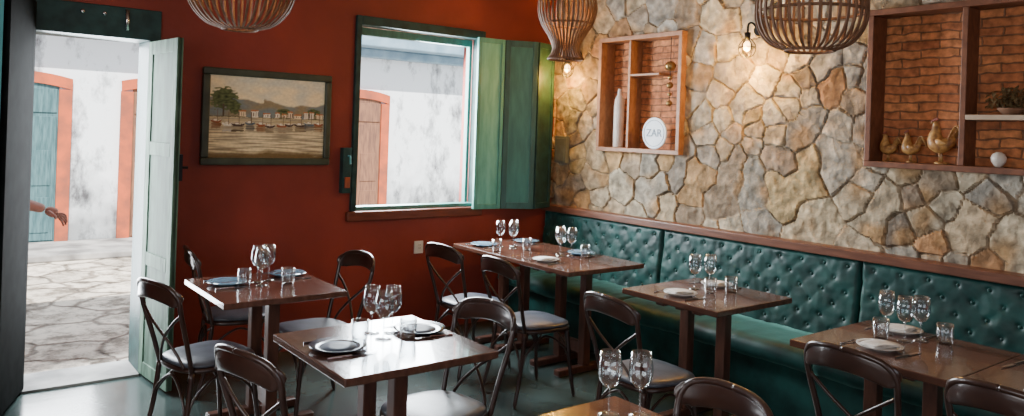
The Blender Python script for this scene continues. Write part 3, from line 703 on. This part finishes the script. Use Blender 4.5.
# ------------------------------------------------------------ exterior
def paving():
    m=bpy.data.materials.new('stone_slab_street');m.use_nodes=True;nt=m.node_tree;N=nt.nodes;L=nt.links;bs=N['Principled BSDF']
    tc=N.new('ShaderNodeTexCoord');nz=N.new('ShaderNodeTexNoise');nz.inputs['Scale'].default_value=2.5;nz.inputs['Detail'].default_value=5;L.new(tc.outputs['Object'],nz.inputs['Vector'])
    mx=N.new('ShaderNodeMix');mx.data_type='RGBA';mx.inputs['Factor'].default_value=.28;L.new(tc.outputs['Object'],mx.inputs['A']);L.new(nz.outputs['Color'],mx.inputs['B'])
    v=N.new('ShaderNodeTexVoronoi');v.feature='DISTANCE_TO_EDGE';v.inputs['Scale'].default_value=2.6;L.new(mx.outputs['Result'],v.inputs['Vector'])
    v2=N.new('ShaderNodeTexVoronoi');v2.inputs['Scale'].default_value=2.6;L.new(mx.outputs['Result'],v2.inputs['Vector'])
    cr=N.new('ShaderNodeValToRGB');cr.color_ramp.elements[0].color=(.28,.23,.18,1);cr.color_ramp.elements[0].position=.01;cr.color_ramp.elements[1].color=(.72,.64,.53,1);cr.color_ramp.elements[1].position=.06;L.new(v.outputs['Distance'],cr.inputs['Fac'])
    sp=N.new('ShaderNodeSeparateXYZ');L.new(v2.outputs['Color'],sp.inputs[0])
    mr=N.new('ShaderNodeMapRange');mr.inputs['To Min'].default_value=.7;mr.inputs['To Max'].default_value=1.15;L.new(sp.outputs['X'],mr.inputs['Value'])
    sc=N.new('ShaderNodeVectorMath');sc.operation='SCALE';L.new(cr.outputs['Color'],sc.inputs[0]);L.new(mr.outputs[0],sc.inputs['Scale'])
    n2=N.new('ShaderNodeTexNoise');n2.inputs['Scale'].default_value=4;n2.inputs['Detail'].default_value=9;n2.inputs['Roughness'].default_value=.75;L.new(tc.outputs['Object'],n2.inputs['Vector'])
    c2=N.new('ShaderNodeValToRGB');c2.color_ramp.elements[0].position=.40;c2.color_ramp.elements[0].color=(.30,.28,.26,1);c2.color_ramp.elements[1].position=.55;c2.color_ramp.elements[1].color=(1,1,1,1);L.new(n2.outputs['Fac'],c2.inputs['Fac'])
    m2=N.new('ShaderNodeMix');m2.data_type='RGBA';m2.blend_type='MULTIPLY';m2.inputs['Factor'].default_value=1;L.new(sc.outputs[0],m2.inputs['A']);L.new(c2.outputs['Color'],m2.inputs['B']);L.new(m2.outputs['Result'],bs.inputs['Base Color'])
    bs.inputs['Roughness'].default_value=.9
    bp=N.new('ShaderNodeBump');bp.inputs['Distance'].default_value=.06;L.new(cr.outputs['Color'],bp.inputs['Height']);L.new(bp.outputs[0],bs.inputs['Normal']);return m
def facade_mat():
    m=bpy.data.materials.new('stained_white_plaster');m.use_nodes=True;nt=m.node_tree;N=nt.nodes;L=nt.links;bs=N['Principled BSDF']
    tc=N.new('ShaderNodeTexCoord');mp=N.new('ShaderNodeMapping');mp.inputs['Scale'].default_value=(1,1,.5);L.new(tc.outputs['Object'],mp.inputs['Vector'])
    n1=N.new('ShaderNodeTexNoise');n1.inputs['Scale'].default_value=2.2;n1.inputs['Detail'].default_value=12;n1.inputs['Roughness'].default_value=.7;L.new(mp.outputs[0],n1.inputs['Vector'])
    cr=N.new('ShaderNodeValToRGB');e=cr.color_ramp.elements;e[0].position=.36;e[0].color=(.14,.14,.15,1);e[1].position=.50;e[1].color=(.82,.87,.90,1);k=e.new(.425);k.color=(.45,.48,.50,1);L.new(n1.outputs['Fac'],cr.inputs['Fac'])
    sp=N.new('ShaderNodeSeparateXYZ');L.new(tc.outputs['Object'],sp.inputs[0])
    n2=N.new('ShaderNodeTexNoise');n2.inputs['Scale'].default_value=3;n2.inputs['Detail'].default_value=8;L.new(tc.outputs['Object'],n2.inputs['Vector'])
    ad=N.new('ShaderNodeMath');ad.operation='MULTIPLY_ADD';ad.inputs[1].default_value=-1.6;L.new(n2.outputs['Fac'],ad.inputs[0]);L.new(sp.outputs['Z'],ad.inputs[2])
    mr=N.new('ShaderNodeMapRange');mr.inputs['From Min'].default_value=-.75;mr.inputs['From Max'].default_value=.25;mr.inputs['To Min'].default_value=.35;L.new(ad.outputs[0],mr.inputs['Value'])
    sc=N.new('ShaderNodeVectorMath');sc.operation='SCALE';L.new(cr.outputs['Color'],sc.inputs[0]);L.new(mr.outputs[0],sc.inputs['Scale']);L.new(sc.outputs[0],bs.inputs['Base Color'])
    bs.inputs['Roughness'].default_value=.9;return m
b=B();b.box((-12,.3,-.2),(12,9,-.06));tag(b.obj('street',paving()),'sunlit street paved with irregular stone slabs','street','structure')
b=B();b.box((-12,4.9,-.06),(12,6,.03));tag(b.obj('sidewalk',M_curb,bevel=.02),'raised grey stone sidewalk across the street','sidewalk','structure')
bl=empty('street_building',(0,6,0),0,'white colonial house across the street with orange door frames','building')
b=B();b.box((-12,0,.03),(12,.4,3.0));
fac=b.obj('facade',facade_mat(),bl)
b=B();b.box((-12,-.50,2.90),(12,.4,3.12),0);b.box((-12,-.2,2.76),(12,0,2.90),0);b.obj('eave',M_eave,bl,bevel=.02)
b=B()
b.add([(-12,-.45,3.12),(12,-.45,3.12),(12,3,4.4),(-12,3,4.4)],[(0,1,2,3)])
for i in range(96):
    x=-12+i*.25;b.tube([(x,-.40,3.14),(x,3,4.43)],.07,6)
b.obj('roof',M_roof,bl)
def edoor(x0,x1,h,leaf,fwid=.15):
    b=B();b.box((x0-fwid,-.05,.03),(x0,.02,h));b.box((x1,-.05,.03),(x1+fwid,.02,h))
    n=10;vs=[]
    cx=(x0+x1)/2;rw=(x1-x0)/2
    for i in range(n+1):
        t=-1+2*i/n;hz=h+.08*(1-t*t)
        vs+= [(cx+t*(rw+fwid),-.05,hz+.14),(cx+t*(rw+fwid),-.05,hz),(cx+t*(rw+fwid),.02,hz+.14),(cx+t*(rw+fwid),.02,hz)]
    fs=[]
    for i in range(n):
        a=i*4;c=a+4;fs+=[(a,a+1,c+1,c),(a+1,a+3,c+3,c+1),(a,c,c+2,a+2)]
    b.add(vs,fs);b.obj('door_frame',M_orange,bl)
    b=B();b.box((x0,-.02,.03),(x1,.0,h+.08))
    for (a0,a1) in((x0+.02,cx-.015),(cx+.015,x1-.02)):
        b.box((a0,-.035,.05),(a1,-.02,h-.35))
        for z in(.15,.75,1.30): 
            if z+.45<h-.3: b.box((a0+.05,-.045,z),(a1-.05,-.035,z+.45))
        b.box((a0,-.035,h-.30),(a1,-.02,h+.0))
    b.obj('door',leaf,bl,bevel=.004)
edoor(-4.1,-3.23,1.98,M_tealdoor);edoor(-2.36,-1.5,2.0,M_browndoor);edoor(.55,1.38,2.02,M_browndoor);edoor(4.0,4.9,2.0,M_tealdoor)

# ------------------------------------------------------------ person outside the doorway
def skin(name,verts,edges,rads,m,parent,root=0,sub=2):
    me=bpy.data.meshes.new(name);me.from_pydata(verts,edges,[]);me.materials.append(m)
    o=bpy.data.objects.new(name,me);COL.objects.link(o);o.parent=parent
    sk=o.modifiers.new('skin','SKIN');sk.use_smooth_shade=True
    for i,r in enumerate(rads):
        d=me.skin_vertices[0].data[i];r=r if isinstance(r,tuple) else (r,r);d.radius=r;d.use_root=(i==root)
    s=o.modifiers.new('sub','SUBSURF');s.levels=sub;s.render_levels=sub
    return o
pe=empty('person',(-4.31,1.2,-.06),0,'person in red shirt reaching a hand past the doorway','person')
V=[(0,0,.95),(0,0,1.12),(0,0,1.30),(0,0,1.43),(0,0,1.52),(.01,0,1.60),(.01,0,1.70),(.01,0,1.755),
 (0,.10,.90),(.02,.11,.50),(0,.11,.09),(.13,.12,.03),(0,-.10,.90),(.0,-.11,.50),(-.02,-.11,.09),(.11,-.12,.03),
 (0,.17,1.40),(-.03,.22,1.14),(.05,.23,.90),(.08,.22,.83),
 (0,-.17,1.40),(.08,-.20,1.14),(.34,-.08,1.05),(.42,-.05,1.02)]
E=[(0,1),(1,2),(2,3),(3,4),(4,5),(5,6),(6,7),(0,8),(8,9),(9,10),(10,11),(0,12),(12,13),(13,14),(14,15),(3,16),(16,17),(17,18),(18,19),(3,20),(20,21),(21,22),(22,23)]
R=[(.12,.15),(.11,.14),(.12,.16),(.09,.12),.055,.075,.09,.06,.09,.06,.045,.035,.09,.06,.045,.035,.06,.045,.03,.03,.06,.052,.042,.034]
skin('body',V,E,R,M_skin,pe)
Vs=[V[0],V[1],V[2],V[3],V[16],(-.03,.215,1.20),V[20],(.08,-.20,1.14),(.24,-.127,1.085)]
skin('shirt',Vs,[(0,1),(1,2),(2,3),(3,4),(4,5),(3,6),(6,7),(7,8)],[(.135,.165),(.125,.155),(.135,.175),(.10,.13),.075,.062,.075,.068,.062],M_shirt,pe)
skin('trousers',[(0,0,.97),V[8],V[9],(0,.11,.14),V[12],V[13],(-.02,-.11,.14)],[(0,1),(1,2),(2,3),(0,4),(4,5),(5,6)],[(.135,.165),.105,.075,.06,.105,.075,.06],M_trous,pe)
b=B();b.sph((-.005,0,1.70),.108,16,0,(1.05,.9,1.15));b.obj('hair',M_hair,pe,smooth=True)
b=B();b.sph((.075,0,1.665),.075,16,0,(.7,.85,1.15));b.sph((.133,0,1.66),.014,8,0,(1,1,1.5));b.obj('face',M_skin,pe,smooth=True)
b=B();b.sph((.12,.03,1.685),.009,8);b.sph((.12,-.03,1.685),.009,8);b.obj('eye',M_black,pe,smooth=True)
hx,hy,hz=.42,-.05,1.02
skin('hand',[(hx,hy,hz),(hx+.045,hy+.005,hz-.02),(hx+.085,hy+.01,hz-.045)],[(0,1),(1,2)],[(.028,.030),(.020,.042),(.016,.040)],M_skin,pe)
for k,(dy,l) in enumerate(((-.034,.070),(-.012,.080),(.012,.076),(.034,.062))):
    g=(k-1.5)*.012
    a=(hx+.08,hy+.01+dy*.8,hz-.042-g*.5);b1=(a[0]+l*.48,a[1]+dy*.2,a[2]-l*.28-g);c1=(a[0]+l*.75,a[1]+dy*.3,a[2]-l*.60-g*1.5);d1=(a[0]+l*.82,a[1]+dy*.3,a[2]-l*.95-g*1.5)
    skin('finger',[a,b1,c1,d1],[(0,1),(1,2),(2,3)],[.0095,.009,.0085,.0075],M_skin,pe)
skin('thumb',[(hx+.02,hy-.025,hz-.012),(hx+.050,hy-.058,hz-.035),(hx+.070,hy-.066,hz-.070)],[(0,1),(1,2)],[.013,.011,.009],M_skin,pe)

# ------------------------------------------------------------ lights / world
s=bpy.data.lights.new('sun','SUN');s.energy=15;s.angle=.01;s.color=(1,.96,.9);so=bpy.data.objects.new('sun',s);COL.objects.link(so)
so.rotation_euler=Vector((.22,.75,-1)).to_track_quat('-Z','Y').to_euler()
wd=bpy.data.worlds.new('world');SC.world=wd;wd.use_nodes=True;bg=wd.node_tree.nodes['Background'];bg.inputs[0].default_value=(.80,.89,1,1);bg.inputs[1].default_value=2.5
def area(loc,tgt,sx,sy,e,c,nm):
    l=bpy.data.lights.new(nm,'AREA');l.shape='RECTANGLE';l.size=sx;l.size_y=sy;l.energy=e;l.color=c;o=bpy.data.objects.new(nm,l);COL.objects.link(o);o.location=loc
    o.rotation_euler=(Vector(tgt)-Vector(loc)).to_track_quat('-Z','Y').to_euler()
area((WX0+.6,.4,1.75),(WX0+1.2,-2,.6),1.0,1.4,260,(.88,.95,1),'window_daylight')
area((-3.83,.4,1.2),(-2.6,-3,.4),.6,1.9,105,(.9,.95,1),'door_daylight')
area((-6.35,-4.4,1.8),(-1,-2.6,1.2),3.2,1.6,46,(1,.93,.84),'side_fill')  # added fill lamp on the unseen left side, brightens the stone wall

# ------------------------------------------------------------ camera
cam=bpy.data.cameras.new('camera');co=bpy.data.objects.new('camera',cam);COL.objects.link(co);SC.camera=co
cam.sensor_width=36;cam.lens=765/1024*36;cam.shift_y=-77/1024;cam.clip_start=.05
F=Vector((.6115,.7912,0)).normalized();r0=Vector((F.y,-F.x,0));a=.035
Rv=(r0*math.cos(a)+Vector((0,0,1))*math.sin(a));U=(Vector((0,0,1))*math.cos(a)-r0*math.sin(a))
Mx=Matrix((Rv,U,-F)).transposed().to_4x4();Mx.translation=Vector((-4.623,-5.345,1.65));co.matrix_world=Mx
